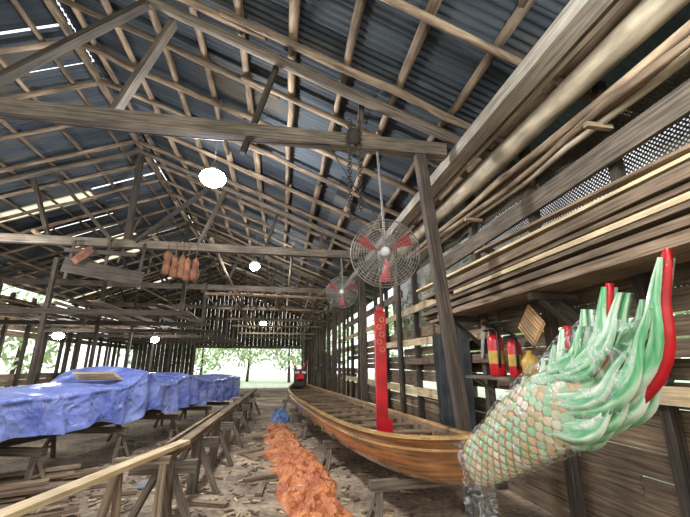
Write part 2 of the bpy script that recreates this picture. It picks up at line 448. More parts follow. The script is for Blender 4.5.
# ---------------------------------------------------------------- dragon boat
boat=empty('dragon_boat')
A=Vector((1.75,3.35,0));B=Vector((.72,15.2,0)); D=(B-A);LB=D.length;D.normalize();S=Vector((D.y,-D.x,0))
def hw(s):
    e=min(s,LB-s); 
    return max(.03,.68*(1-math.exp(-(e+.02)/1.15))**.9)
def zr(s):
    e=min(s,LB-s); return .82+.21*math.exp(-e/1.0)
def zk(s):
    e=min(s,LB-s); return .42+.24*math.exp(-e/.7)
def section(s,ins=0):
    w=hw(s)-ins;w=max(w,.012);zt=zr(s);zb=zk(s)+ins
    P=[]
    for u,v in ((-1,1),(-.99,.7),(-.95,.42),(-.86,.2),(-.68,.06),(-.35,.0),(0,-.02),(.35,0),(.68,.06),(.86,.2),(.95,.42),(.99,.7),(1,1)):
        P.append(A+D*s+S*(u*w)+Vector((0,0,zb+(zt-zb)*v)))
    return P
mb=MB();ns=60
ss=[LB*(.5-.5*math.cos(math.pi*k/ns)) for k in range(ns+1)]
mb.grid([section(s) for s in ss],0)
mb.grid([section(min(max(s,.05),LB-.05),.03)[::-1] for s in ss],1)
for e in (0,ns): 
    r=section(ss[e]);b=len(mb.v);mb.v+=r;mb.face(list(range(b,b+13)),[(0,0)]*13,0)
mb.obj('hull',['varnish','hullin'],boat)
mb=MB()
for sd in (-1,1):
    prev=None
    for s in ss[::1]:
        p=A+D*s+S*(sd*hw(s))+Vector((0,0,zr(s)+.012))
        if prev is not None: mb.beam(prev,p,.055,.035,0)
        prev=p
    prev=None
    for s in ss:
        p=A+D*s+S*(sd*(hw(s)*.998+.01))+Vector((0,0,zr(s)-.1))
        if prev is not None: mb.beam(prev,p,.02,.02,0)
        prev=p
mb.obj('gunwale',['gold'],boat)
mb=MB()
s=1.3
while s<LB-.8:
    p=A+D*s+Vector((0,0,zr(s)-.09)); mb.beam(p-S*(hw(s)-.02),p+S*(hw(s)-.02),.2,.03,0,up=(0,0,1))
    p=A+D*(s+.35)+Vector((0,0,0))
    for sg in (-1,1):
        mb.beam(p+S*sg*(hw(s)-.03)+Vector((0,0,zr(s)-.05)),p+S*sg*(hw(s)-.03)+Vector((0,0,zk(s)+.1)),.04,.04,0)
    s+=.72
mb.beam(A+D*.1+Vector((0,0,.96)),A+D*1.0+Vector((0,0,.84)),.28,.03,0)
mb.beam(A+D*1.2+Vector((0,0,.7)),A+D*(LB-1)+Vector((0,0,.7)),.1,.05,0)
mb.obj('thwarts',['hullin'],boat)

# tail ------------------------------------------------
def scalemat():
    m,nt,b,out=newmat('painted_scales'); N=nt.nodes.new; L=nt.links.new
    g=N('ShaderNodeNewGeometry'); r=N('ShaderNodeValToRGB');e=r.color_ramp.elements
    e[0].position=0;e[0].color=lin((226,186,146));e[1].position=1;e[1].color=lin((240,232,212))
    for p,c in ((.3,(208,176,126)),(.5,(232,208,180)),(.7,(150,206,158)),(.88,(190,222,180))):
        x=e.new(p);x.color=lin(c)
    L(g.outputs['Random Per Island'],r.inputs[0])
    tc=N('ShaderNodeTexCoord');sp=N('ShaderNodeSeparateXYZ');L(tc.outputs['UV'],sp.inputs[0])
    r2=N('ShaderNodeValToRGB');f=r2.color_ramp.elements;f[0].position=.5;f[0].color=(0,0,0,1);f[1].position=.85;f[1].color=(1,1,1,1);L(sp.outputs[0],r2.inputs[0])
    r3=N('ShaderNodeValToRGB');h=r3.color_ramp.elements;h[0].position=.5;h[0].color=lin((70,150,88));h[1].position=.75;h[1].color=lin((186,90,66));L(g.outputs['Random Per Island'],r3.inputs[0])
    mx=N('ShaderNodeMix');mx.data_type='RGBA';L(r2.outputs[0],mx.inputs['Factor']);L(r.outputs[0],mx.inputs['A']);L(r3.outputs[0],mx.inputs['B'])
    L(mx.outputs['Result'],b.inputs['Base Color'])
    b.inputs['Roughness'].default_value=.3;b.inputs['Coat Weight'].default_value=1;b.inputs['Coat Roughness'].default_value=.06
    return m
M['scale']=scalemat()
def flamemat(name,c1,c2,c3):
    m,nt,b,out=newmat(name);N=nt.nodes.new;L=nt.links.new
    tc=N('ShaderNodeTexCoord');mp=N('ShaderNodeMapping');mp.inputs['Scale'].default_value=(2.2,9,1);L(tc.outputs['UV'],mp.inputs[0])
    n=N('ShaderNodeTexNoise');n.inputs['Scale'].default_value=1.5;n.inputs['Detail'].default_value=3;n.inputs['Distortion'].default_value=.6;L(mp.outputs[0],n.inputs[0])
    r=N('ShaderNodeValToRGB');e=r.color_ramp.elements;e[0].position=.36;e[0].color=lin(c1);e[1].position=.62;e[1].color=lin(c3);x=e.new(.48);x.color=lin(c2)
    L(n.outputs[0],r.inputs[0]);L(r.outputs[0],b.inputs['Base Color']);b.inputs['Roughness'].default_value=.3;b.inputs['Coat Weight'].default_value=1;b.inputs['Coat Roughness'].default_value=.07
    return m
M['green']=flamemat('green_flame_paint',(60,156,96),(136,204,150),(220,238,212))
M['mint']=flamemat('mint_flame_paint',(104,188,132),(184,222,184),(246,246,234))
M['pink']=plain('pink_tail_skin',(196,140,116),.4,c2=(150,84,70),scale=10,coat=.6)
def X(y): return 1.75
def interp(arr,t):
    n=len(arr)-1;f=t*n;i=min(int(f),n-1);f-=i
    p0=arr[max(i-1,0)];p1=arr[i];p2=arr[i+1];p3=arr[min(i+2,n)]
    return tuple(.5*((2*b_)+(-a_+c_)*f+(2*a_-5*b_+4*c_-d_)*f*f+(-a_+3*b_-3*c_+d_)*f**3) for a_,b_,c_,d_ in zip(p0,p1,p2,p3))
spine=[(3.36,.84,.165),(3.05,.99,.185),(2.75,1.16,.21),(2.45,1.31,.22),(2.2,1.43,.2),(2.0,1.55,.15),(1.86,1.66,.09),(1.78,1.76,.03)]
mb=MB();rows=[];NS=40
def frame(t):
    y,z,r=interp(spine,t);y2,z2,_=interp(spine,min(t+.01,1));y1,z1,_=interp(spine,max(t-.01,0))
    T=Vector((0,y2-y1,z2-z1)).normalized();Nn=Vector((0,-T.z,T.y))
    if Nn.z<0:Nn=-Nn
    return Vector((X(y),y,z)),T,Nn,r
for k in range(NS+1):
    c,T,Nn,r=frame(k/NS)
    rows.append([c+Nn*(math.cos(a)*r)+Vector((1,0,0))*(math.sin(a)*r*.55) for a in [2*math.pi*j/20 for j in range(20)]])
mb.grid(rows,0,True,True)
mb.obj('tail_body',['green'],boat)
mb=MB()
nrow=34
for i in range(nrow):
    t=.04+.78*i/nrow
    c,T,Nn,r=frame(t)
    nc=14
    for j in range(nc):
        a=2*math.pi*(j+.5*(i%2))/nc
        rad=Nn*math.cos(a)*r+Vector((1,0,0))*math.sin(a)*r*.55
        out=(Nn*math.cos(a)/1+Vector((1,0,0))*math.sin(a)/.55).normalized()
        p=c+rad; side=T.cross(out).normalized()
        l=.11;w=.052*(.55+r*2.4)
        b=len(mb.v);rim=[]
        for q in range(9):
            an=math.pi*q/8; rim.append(p+side*w*math.cos(an)*(1 if q not in(0,8) else .8)-T*(l*(.15+.85*math.sin(an)**.8))+out*(.006+.018*math.sin(an)))
        mb.v+=rim+[p+T*.02+out*.002,p-T*l*.45+out*.03]
        order=list(range(9))+[9]
        for q in range(10):
            a1=order[q];a2=order[(q+1)%10]
            mb.face([b+a1,b+a2,b+10],[(1 if a1<9 else .2,0),(1 if a2<9 else .2,0),(0,0)],0,True)
mb.obj('tail_scales',['scale'],boat)
def blade(mb,pts,wid,th,xo,mat,ext=0):
    n=18;L=[]
    for k in range(n+1):
        t=k/n;y,z=interp(pts,t);y2,z2=interp(pts,min(t+.02,1));y1,z1=interp(pts,max(t-.02,0))
        T=Vector((0,y2-y1,z2-z1)).normalized();Nn=Vector((0,-T.z,T.y))
        w=wid*(.55+.45*math.sin(math.pi*min(1,t*1.4)))*(1-t**2.4)+ext*(1-t*.3)
        if k==n:w=.004
        c=Vector((1.75+xo*(1-.3*t),y,z)); 
        if ext and k==n:c=c+T*ext*1.2
        L.append((c+Nn*w,c,c-Nn*w))
    rows=[]
    for a,c,b2 in L:
        dx=Vector((th,0,0))
        rows.append([a,c.lerp(a,.5)-dx*.8,c-dx*.2,c.lerp(b2,.5)-dx*.8,b2,c.lerp(b2,.5)+dx*.8,c+dx*.2,c.lerp(a,.5)+dx*.8])
    mb.grid(rows,mat,True,True)
fl=[ # base, tip, bow, width, red edge, layer
 ((2.05,1.42),(1.38,2.13),-.17,.11,1,0),
 ((2.05,1.50),(1.54,1.96),-.15,.085,0,1),
 ((2.1,1.55),(1.68,2.05),-.12,.085,1,-1),
 ((2.15,1.55),(1.78,1.93),-.12,.075,0,1),
 ((2.2,1.55),(1.88,1.96),-.12,.075,0,0),
 ((2.35,1.5),(2.03,1.86),-.11,.075,1,-1),
 ((2.5,1.45),(2.16,1.77),-.11,.07,0,0),
 ((2.65,1.37),(2.32,1.68),-.09,.065,0,1),
 ((2.8,1.3),(2.5,1.57),-.08,.06,0,0),
 ((3.0,1.17),(2.74,1.43),-.07,.05,0,0),
 ((2.1,1.4),(1.46,1.9),-.15,.085,0,-1),
 ((2.12,1.36),(1.50,1.74),-.13,.085,0,1),
 ((2.2,1.32),(1.60,1.62),-.11,.08,0,0),
 ((2.28,1.28),(1.70,1.50),-.10,.075,0,-1),
 ((2.4,1.22),(1.84,1.39),-.09,.06,0,1),
 ((1.98,1.62),(1.58,2.0),-.08,.06,0,-1.5),
 ((2.1,1.6),(1.72,1.82),-.1,.06,0,-1.6),
 ((2.2,1.45),(1.6,1.72),-.12,.06,0,-1.6),
 ((2.15,1.62),(1.86,1.86),-.08,.05,0,-1.7),
 ((2.3,1.56),(2.02,1.74),-.08,.05,0,-1.7),
]
mg=MB();mr_=MB()
for i,((y0,z0),(y1,z1),bow,w,red,lx) in enumerate(fl):
    dv=Vector((y1-y0,z1-z0));pv=Vector((-dv.y,dv.x)).normalized()
    if pv.y<0: pv=-pv
    pt=lambda t,o:(y0+dv.x*t+pv.x*o,z0+dv.y*t+pv.y*o)
    bw=bow
    pts=[(y0,z0),pt(.3,bw*.7),pt(.58,bw*.9),pt(.82,bw*.35),(y1,z1)]
    xo=.045*lx
    blade(mg,pts,w,.03,xo-.035,i%2)
    blade(mg,pts,w,.03,xo+.035,(i+1)%2)
    if red: blade(mr_,pts,w,.03,xo,0,ext=.018 if i else .035)
mg.obj('tail_flames',['green','mint'],boat)
mr_.obj('tail_flame_edges',['red'],boat)
# carved backing board joining the flames
mb=MB()
cont=[(2.95,1.22),(2.63,1.42),(2.3,1.60),(2.1,1.72),(2.0,1.80),(1.88,1.8),(1.78,1.86),(1.7,1.9),(1.62,1.82),(1.53,1.88),(1.47,1.9),(1.5,1.75),(1.58,1.6),(1.7,1.47),(1.85,1.36),(2.05,1.26),(2.4,1.15),(2.7,1.1)]
cy=sum(p[0] for p in cont)/len(cont);cz=sum(p[1] for p in cont)/len(cont)
for sx in (-.035,.035):
    b=len(mb.v); mb.v+=[Vector((1.75+sx,y,z)) for y,z in cont]+[Vector((1.75+sx*1.8,2.05,1.55))]
    nn=len(cont)
    for k in range(nn):
        q=[b+k,b+(k+1)%nn,b+nn]
        mb.face(q,[(mb.v[a].y-mb.v[a].z,(mb.v[a].z+mb.v[a].y)*.6) for a in q],0,True)
for k in range(nn): mb.face([k,(k+1)%nn,(k+1)%nn+nn+1,k+nn+1],[(0,0)]*4,0)
mb.obj('tail_backing',['green'],boat)
def film():
    m=bpy.data.materials.new('clear_plastic_film');m.use_nodes=True;nt=m.node_tree;nt.nodes.clear();N=nt.nodes.new;L=nt.links.new
    out=N('ShaderNodeOutputMaterial');t=N('ShaderNodeBsdfTransparent');g=N('ShaderNodeBsdfGlossy');g.inputs['Roughness'].default_value=.15
    d=N('ShaderNodeBsdfDiffuse');d.inputs[0].default_value=(.95,.97,.97,1)
    tc=N('ShaderNodeTexCoord');n=N('ShaderNodeTexNoise');n.inputs['Scale'].default_value=9;n.inputs['Detail'].default_value=6;n.inputs['Distortion'].default_value=2.5;L(tc.outputs['Object'],n.inputs[0])
    bp=N('ShaderNodeBump');bp.inputs['Strength'].default_value=1;bp.inputs['Distance'].default_value=.05;L(n.outputs[0],bp.inputs['Height']);L(bp.outputs[0],g.inputs['Normal'])
    m1=N('ShaderNodeMixShader');m1.inputs[0].default_value=.55;L(g.outputs[0],m1.inputs[1]);L(d.outputs[0],m1.inputs[2])
    r=N('ShaderNodeValToRGB');e=r.color_ramp.elements;e[0].position=.5;e[0].color=(.03,.03,.03,1);e[1].position=.68;e[1].color=(.6,.6,.6,1);L(n.outputs[0],r.inputs[0])  # whitish noise patches paint highlights onto the film
    m2=N('ShaderNodeMixShader');L(r.outputs[0],m2.inputs[0]);L(t.outputs[0],m2.inputs[1]);L(m1.outputs[0],m2.inputs[2]);L(m2.outputs[0],out.inputs[0]);return m
M['film']=film()
mb=MB();rows=[]
fs=[(3.38,.84,.21),(3.05,.99,.23),(2.75,1.16,.26),(2.45,1.32,.28),(2.15,1.47,.29),(1.9,1.62,.27),(1.72,1.78,.2),(1.62,1.9,.08)]
for k in range(70):
    t=k/69;y,z,r=interp(fs,t);y2,z2,_=interp(fs,min(t+.01,1));y1,z1,_=interp(fs,max(t-.01,0))
    T=Vector((0,y2-y1,z2-z1)).normalized();Nn=Vector((0,-T.z,T.y));row=[]
    for j in range(40):
        a=2*math.pi*j/40;q=1+.1*noise.noise((k*.25,math.cos(a)*3,math.sin(a)*3))
        row.append(Vector((1.75,y,z))+Nn*math.cos(a)*r*q+Vector((1,0,0))*math.sin(a)*(.155+.02*q))
    rows.append(row)
mb.grid(rows,0,True,True)
rows=[]
for k in range(14):
    z=.86-.5*k/13; rows.append([(1.75+math.sin(q*.42)*(.15+.02*math.sin(q*2.3+k)),3.38+math.cos(q*.42)*(.05+.02*math.sin(q*1.9)),z) for q in range(16)])
mb.grid(rows,0)
mb.obj('plastic_film',['film'],boat)
mb=MB()
mb.beam((1.33,5.0,.6),(1.33,5.0,2.36),.15,.05,0,up=(0,1,0)); mb.beam((1.33,4.97,2.36),(1.33,4.97,2.42),.09,.05,0,up=(0,1,0))
for k in range(5):
    z=2.25-k*.1; mb.ring((1.33+.02*(-1)**k,4.97,z),(0,1,0),.03,.007,1,16,5)
mb.beam((1.43,5.02,.7),(1.43,5.02,.98),.07,.06,0,up=(0,1,0))
mb.obj('red_upright_board',['red','gold'],boat)
mb=MB()
H=A+D*(LB-.3)
mb.beam(H+Vector((0,0,.9)),H+Vector((0,0,1.5)),.42,.4,1); mb.beam(H+Vector((0,0,1.15)),H-D*.4+Vector((0,0,1.25)),.36,.3,0,taper=.7)
mb.pole(H+Vector((-.12,0,1.5)),H+Vector((-.3,.1,1.8)),.04,.01,0); mb.pole(H+Vector((.12,0,1.5)),H+Vector((.3,.1,1.8)),.04,.01,0)
mb.beam(H-S*.2-D*.3+Vector((0,0,1.38)),H-S*.05-D*.3+Vector((0,0,1.4)),.1,.08,2); mb.beam(H+S*.2-D*.3+Vector((0,0,1.38)),H+S*.05-D*.3+Vector((0,0,1.4)),.1,.08,2)
mb.obj('bow_head',['red','black','white'],boat)

# ---------------------------------------------------------------- trestles
def trestle(c,ax,w,h,name='sawhorse',mat='old',spread=.22):
    mb=MB();c=Vector(c);a=Vector(ax).normalized();n=Vector((-a.y,a.x,0))
    mb.beam(c-a*w/2+Vector((0,0,h-.05)),c+a*w/2+Vector((0,0,h-.05)),.1,.1,0)
    for e in (-1,1):
        top=c+a*(e*(w/2-.12))+Vector((0,0,h-.1))
        for q in (-1,1):
            f=c+a*(e*(w/2-.03))+n*(q*spread); mb.beam(top,f,.07,.05,0)
        mb.beam(c+a*(e*(w/2-.07))-n*spread*.6+Vector((0,0,h*.4)),c+a*(e*(w/2-.07))+n*spread*.6+Vector((0,0,h*.4)),.06,.03,0)
    return mb.obj(name,[mat])
for s in (1.1,3.6,6.2,8.8,11):
    c=A+D*s; trestle((c.x,c.y,0),(S.x,S.y,0),1.3,zk(s)-.02,'boat_trestle','old',.18)

# ---------------------------------------------------------------- tarp covered boat (left)
def crumple(name,c1,c2,sc_,bs,rough=.3,dist=.04):
    m,nt,b,out=newmat(name); N=nt.nodes.new; L=nt.links.new
    tc=N('ShaderNodeTexCoord');n=N('ShaderNodeTexNoise');n.inputs['Scale'].default_value=sc_;n.inputs['Detail'].default_value=8;n.inputs['Distortion'].default_value=.8;L(tc.outputs['Object'],n.inputs[0])
    r=N('ShaderNodeValToRGB');e=r.color_ramp.elements;e[0].position=.34;e[0].color=lin(c1);e[1].position=.7;e[1].color=lin(c2)
    L(n.outputs[0],r.inputs[0]);L(r.outputs[0],b.inputs['Base Color']);b.inputs['Roughness'].default_value=rough
    wn=N('ShaderNodeTexNoise');wn.inputs['Scale'].default_value=bs*.6;wn.inputs['Detail'].default_value=3;L(tc.outputs['Object'],wn.inputs[0])
    va=N('ShaderNodeVectorMath');va.operation='MULTIPLY_ADD';L(wn.outputs['Color'],va.inputs[0]);va.inputs[1].default_value=(.5,.5,.5);L(tc.outputs['Object'],va.inputs[2])
    v=N('ShaderNodeTexVoronoi');v.feature='F1';v.inputs['Scale'].default_value=bs;L(va.outputs[0],v.inputs[0])
    v2=N('ShaderNodeTexVoronoi');v2.inputs['Scale'].default_value=bs*2.7;L(va.outputs[0],v2.inputs[0])
    ad=N('ShaderNodeMath');ad.operation='MULTIPLY_ADD';L(v2.outputs['Distance'],ad.inputs[0]);ad.inputs[1].default_value=.4;L(v.outputs['Distance'],ad.inputs[2])
    bp=N('ShaderNodeBump');bp.inputs['Strength'].default_value=.9;bp.inputs['Distance'].default_value=dist;L(ad.outputs[0],bp.inputs['Height']);L(bp.outputs[0],b.inputs['Normal'])
    return m
M['tarp']=crumple('blue_tarpaulin',(88,104,178),(146,160,216),1.6,3.5,.3,.06)
P0=Vector((-3.62,3.6,0));P1=Vector((-1.3,13.8,0));PD=(P1-P0);LP=PD.length;PD.normalize();PS=Vector((PD.y,-PD.x,0))
def tarprow(s):
    row=[];nn=60
    w=1.7
    top=1.33+.015*math.sin(s*2.1)+.3*math.exp(-((s-4.75)/.35)**2)+.14*math.exp(-((s-6.6)/.5)**2)+.03*noise.noise((s*.9,0,3))
    bot=.77+.12*noise.noise((s*1.1,4,0))+.03*math.sin(s*4) - .014*s
    for k in range(nn+1):
        u=k/nn
        if u<.3: z=bot+(top-.1-bot)*(u/.3); x=.02-.05*(1-u/.3)
        elif u>.7: z=bot+(top-.1-bot)*((1-u)/.3); x=w-.02+.05*(u-.7)/.3
        else:
            q=(u-.3)/.4; x=w*q; z=top-.1+.1*math.sin(math.pi*q)**.5
        p=P0+PD*s-PS*x
        d=noise.fractal((s*1.8,x*2.0+z*1.6,1.7),.9,2.1,4)
        amt=(1-u/.3) if u<.3 else ((u-.7)/.3 if u>.7 else 0)
        fold=(.012+.05*amt)*math.sin(s*10+4*noise.noise((s*.7,z*.6,0)))*(1 if (u<.3 or u>.7) else .2)
        p=p+PS*(d*.04+fold)+Vector((0,0,z+d*.022))
        row.append(p)
    return row
mb=MB(); mb.grid([tarprow(LP*k/300) for k in range(301)],0)
tp=mb.obj('tarp_covered_boat',['tarp','dark'])
hullu=MB()
rows=[]
for k in range(13):
    s=LP*k/12; e=min(s,LP-s);ww=.6*(1-math.exp(-(e+.1)/.7)); c=P0+PD*s-PS*.85; zb=.6-.006*s+.15*math.exp(-e/.6)
    rows.append([c+PS*ww*u+Vector((0,0,zb+v)) for u,v in ((-1,.35),(-.95,.12),(-.7,0.02),(0,0),(.7,.02),(.95,.12),(1,.35))])
hullu.grid(rows,0)
hullu.obj('covered_hull',['dark'],tp)
for s in (1.0,2.6,4.4,6.3,8.2,9.6):
    c=P0+PD*s-PS*.8; trestle((c.x,c.y,0),(PS.x,PS.y,0),1.5,.58-.006*s,'boat_trestle','old',.2)
mb=MB()
q=P0+PD*4.0-PS*.5
for k in range(5): mb.beam(q+Vector((-.35+.02*k,-.1*k+.1,1.4+.03*k)),q+Vector((.35,-.1*k+.2,1.4+.03*k)),.1,.025,0)
mb.obj('cut_board_stack',['fresh'])
# ---------------------------------------------------------------- timber rail bench
bench=empty('timber_rail_bench')
mb=MB()
mb.beam((-1.12,4.4,.74),(-1.0,9.4,.76),.13,.07,0); mb.beam((-1.0,9.3,.75),(-.88,15.5,.75),.12,.07,0)
mb.beam((-1.3,5.2,.7),(-1.25,9,.68),.05,.1,0)
mb.obj('rails',['plank'],bench)
mb=MB()
for y in (4.6,5.9,7.3,8.8,10.4,12.2,14):
    x=-1.1+(y-4.5)*.02
    mb.beam((x-.02,y,0),(x,y,.7),.13,.12,0); mb.beam((x-.38,y,.62),(x+.28,y,.62),.09,.12,0)
    mb.beam((x+.32,y-.1,0),(x+.02,y,.6),.06,.06,0); mb.beam((x-.4,y+.1,0),(x-.1,y,.6),.06,.06,0)
mb.obj('stands',['old'],bench)
mb=MB(); mb.beam((-1.0,4.75,.83),(-1.66,2.4,.80),.12,.04,0); mb.obj('long_plank',['fresh'])
mb=MB()
c=Vector((-1.2,4.2,0))
mb.beam(c+Vector((-.3,0,.77)),c+Vector((.2,0,.77)),.08,.06,0)
for sx,e in ((-.25,-1),(.14,1)):
    mb.beam(c+Vector((sx,0,.76)),c+Vector((sx+.06*e,-.32,0)),.07,.04,0); mb.beam(c+Vector((sx,0,.76)),c+Vector((sx+.06*e,.3,0)),.07,.04,0)
mb.obj('sawhorse',['plank'])
mb=MB()
c=Vector((-1.72,6.35,0))
mb.lathe(c+Vector((0,0,.13)),[(0,-.02),(.12,-.02),(.12,.02),(0,.02)],20,1,(1,0,.1)); mb.beam(c+Vector((.06,-.05,.14)),c+Vector((.22,.02,.16)),.12,.12,0)
mb.beam(c+Vector((-.1,-.2,.02)),c+Vector((-.1,.2,.02)),.18,.015,1); mb.tube([c+Vector((.05,-.1,.2)),c+Vector((.07,-.06,.28)),c+Vector((.07,.08,.28)),c+Vector((.05,.12,.18))],.018,8,0)
mb.obj('circular_saw',['teal','grey'])

mb=MB()
for k in range(22):
    x=-3.3+R(-.7,.9);y=R(5.0,6.6); a=R(-.25,.25)+.9
    l=R(.7,1.4); z=.03+.045*(k//5)
    mb.beam((x-l*math.cos(a)/1,y-l*.35*math.sin(a),z),(x+l*math.cos(a)/1,y+l*.35*math.sin(a),z+R(0,.02)),R(.1,.2),.035,0)
mb.obj('floor_plank_pile',['plank'])
mb=MB()
for k in range(900):
    y=4.4+abs(random.gauss(0,5)); x=R(-3.2,2.2)
    if y>24: continue
    l=R(.02,.17);a=R(0,6.28)
    mb.beam((x,y,.01),(x+l*math.cos(a),y+l*math.sin(a),.01+R(0,.01)),R(.015,.05),R(.006,.015),0 if random.random()<.75 else 1)
mb.obj('wood_scraps',['plank','fresh'])
mb=MB()
for (x,y,l,a) in ((-.45,6.3,.5,.3),(-.2,5.6,.5,1.5),(-.7,8,.6,.8),(-.3,7.5,.5,2.2),(-.55,9.6,.5,.1),(-.55,5.3,.6,2.8),(-2.3,5.9,.5,.2)):
    mb.beam((x,y,.025),(x+l*math.cos(a),y+l*math.sin(a),.03),.1,.035,0)
mb.obj('scrap_boards',['plank'])

def heap(name,pts,wid,hgt,mat,seed,n=130,m_=22):
    mb=MB();rows=[]
    for k in range(n+1):
        t=k/n;x,y=interp(pts,t);row=[]
        ww=wid*(.65+.35*math.sin(math.pi*min(max(t,.02),.98)))
        for j in range(m_+1):
            u=j/m_*2-1
            px=x+u*ww*(1+.6*noise.noise((t*9,seed+(3 if u>0 else 0),0)))+R(-.012,.012);py=y+R(-.02,.02)
            d=noise.fractal((px*3.2,py*2.0,seed),.8,2.1,4)
            rg=max(0,1-abs(noise.noise((px*4.5+py*1.2,py*3.2,seed+9)))*4)
            z=.012+hgt*(1-u**6)*max(0,.15+.35*d+.6*rg+R(-.06,.06))
            if j in(0,m_) or k in(0,n): z=.006
            row.append((px,py+.03*d,z))
        rows.append(row)
    mb.grid(rows,0,False); return mb.obj(name,[mat])
M['orange']=crumple('orange_tarpaulin',(170,92,56),(226,146,90),2.5,7,.4,.03)
M['blue']=crumple('blue_cloth',(80,104,160),(130,156,200),2.5,7,.5,.03)
heap('orange_tarp',[(.5,4.6),(.44,6.2),(.3,7.8),(.1,9.6),(-.04,11.6)],.42,.11,'orange',2.3)
heap('blue_sheet',[(.14,11.9),(.08,13),(.02,14.4)],.26,.25,'blue',5.1,50,16)

# ---------------------------------------------------------------- fans
def fan(c,nrm,r,name='industrial_fan',hang=None):
    e=empty(name);c=Vector(c);n=Vector(nrm).normalized();x=n.cross(Vector((0,0,1))).normalized();z=x.cross(n)
    mb=MB()
    for side,dep in ((1,.12),(-1,.1)):
        for k in range(1,14):
            q=k/13; mb.ring(c+n*side*dep*(1-q**3)*.9,n,r*q,.0022 if k<13 else .009,0,48,4)
        for k in range(36):
            a=2*math.pi*k/36;d=x*math.cos(a)+z*math.sin(a)
            mb.tube([c+n*side*dep*(1-q**3)*.9+d*r*q for q in (.1,.4,.7,.88,1)],.0018,4,0,False)
    mb.obj('cage',['metal'],e)
    mb=MB()
    for k in range(3):
        a0=2*math.pi*k/3+.35
        rows=[]
        for q in (.14,.35,.6,.85):
            row=[]
            for j in range(5):
                w=(j/4-.5)*(.32+.12*q); a=a0+w+.25*q
                row.append(c+(x*math.cos(a)+z*math.sin(a))*r*q+n*(j/4-.5)*-.09)
            rows.append(row)
        mb.grid(rows,0)
    mb.lathe(c+n*.11,[(0,.02),(.05,.02),(.06,0),(.065,-.05)],20,1,tuple(n))
    mb.obj('blades',['fanred','white'],e)
    mb=MB(); mb.lathe(c-n*.28,[(0,0),(.07,.0),(.09,.03),(.09,.17),(.06,.2)],20,0,tuple(n))
    if hang: 
        mb.tube([c-n*.18+Vector((0,0,.05)),c-n*.2+Vector((0,0,r+.05)),hang],.017,8,0)
    mb.obj('motor',['grey'],e)
    return e
fan((1.234,4.3,3.0),(-.25,-1,-.12),.43,hang=(1.2,4.4,4.5))
fan((1.54,9.6,3.52),(-.2,-1,-.1),.42,hang=(1.54,9.75,4.5))

mb=MB()
for off in (0,.14):
    z=4.85
    for k in range(30):
        nn=(1,0,0) if k%2 else (0,1,0)
        mb.ring((.78+off,4.26,z),nn,.026,.009,0,10,5); z-=.043 if off==0 else .045
mb.lathe((.84,4.26,4.6),[(0,-.12),(.07,-.1),(.09,0),(.07,.1),(0,.12)],12,0)
mb.tube([(.78,4.26,3.56),(.78,4.26,3.45),(.82,4.26,3.4),(.86,4.26,3.45)],.014,6,0)
mb.obj('chain_hoist',['rope'])

# ---------------------------------------------------------------- lamps, with added fill lamps out of view
M['bulb']=plain('led_emitter',(246,252,255),.3,emit=80)
def lamp(c,w,top,r=.17):
    e=empty('pendant_or_fill_lamp')
    mb=MB();c=Vector(c)
    mb.lathe(c,[(0,.24),(.05,.24),(.06,.16),(r*.6,.1),(r*.6,.07),(r*.5,.07)],24,0)
    mb.lathe(c,[(0,-.17),(r*.5,-.155),(r*.85,-.1),(r,-.03),(r*.85,.04),(r*.5,.08)],24,1)
    mb.tube([c+Vector((0,0,.2)),c+Vector((0,0,top-c.z))],.008,6,0)
    mb.obj('lamp_head',['grey','bulb'],e)
    l=bpy.data.lights.new('lamp_light','POINT');l.energy=w;l.shadow_soft_size=.15;l.color=(.97,.98,1)
    o=bpy.data.objects.new('lamp_light',l);sc.collection.objects.link(o);o.location=c+Vector((0,0,-.36));o.parent=e
lamp((-1.28,6,4.75),520,rz(-1.28)+.05,.22)
lamp((-.97,20,3.75),180,rz(-.97)+.05)
lamp((-8.4,16,2.75),120,3.0,.2)
lamp((-5.7,18.5,2.8),120,3.1)
lamp((-6.5,8.5,4.3),160,rz(-6.5)+.05)
lamp((-1.5,-1.5,4.2),230,rz(-1.5)+.05)  # added fill lamp behind the camera, brightens the roof
lamp((1.6,1.0,4.3),110,rz(1.6)+.05)  # added fill lamp, unseen above the frame
lamp((-6,1,4.4),150,rz(-6)+.05)  # added fill lamp, unseen to the left of the camera
lamp((-1.0,12.5,4.9),150,rz(-1.0)+.05)

# ---------------------------------------------------------------- loft rack
mb=MB()
for y in (11,14,17,20,23,26):
    mb.beam((-9.8,y,3.0),(-2.6,y,3.05),.12,.14,1)
    for x in (-9.5,-6.2,-2.8): mb.beam((x,y,0 if x!=-2.8 else 3.0),(x,y,4.5),.1,.1,1)
for k in range(60):
    x=R(-9.6,-2.7);y=R(10.4,20);l=R(4,7)
    if random.random()<.5: mb.pole((x,y,3.15+R(0,.25)),(x+R(-.6,.6),y+l,3.15+R(0,.25)),.045,.035,0)
    else: mb.beam((x,y,3.13+R(0,.3)),(x+R(-.6,.6),y+l,3.13+R(0,.3)),R(.12,.3),.03,0)
mb.obj('timber_loft_rack',['plank','dark'])
mb=MB()
for y,z in ((12,3.6),(14.5,3.5),(17,3.4),(19,3.3),(22,3.2),(24,3.1)):
    mb.pole((-2.4,y,z+.2),(1.95,y+R(-.3,.3),z+.2),.05,.04,0)
for k in range(14):
    x=R(-2.2,1.7);mb.pole((x,12,3.9),(x+R(-.5,.3),22,3.55),.04,.03,0)
mb.obj('hanging_pole_rack',['pole'])
M['vest']=plain('rust_orange_cloth',(150,98,66),.8,c2=(92,58,42),scale=6)
mb=MB()
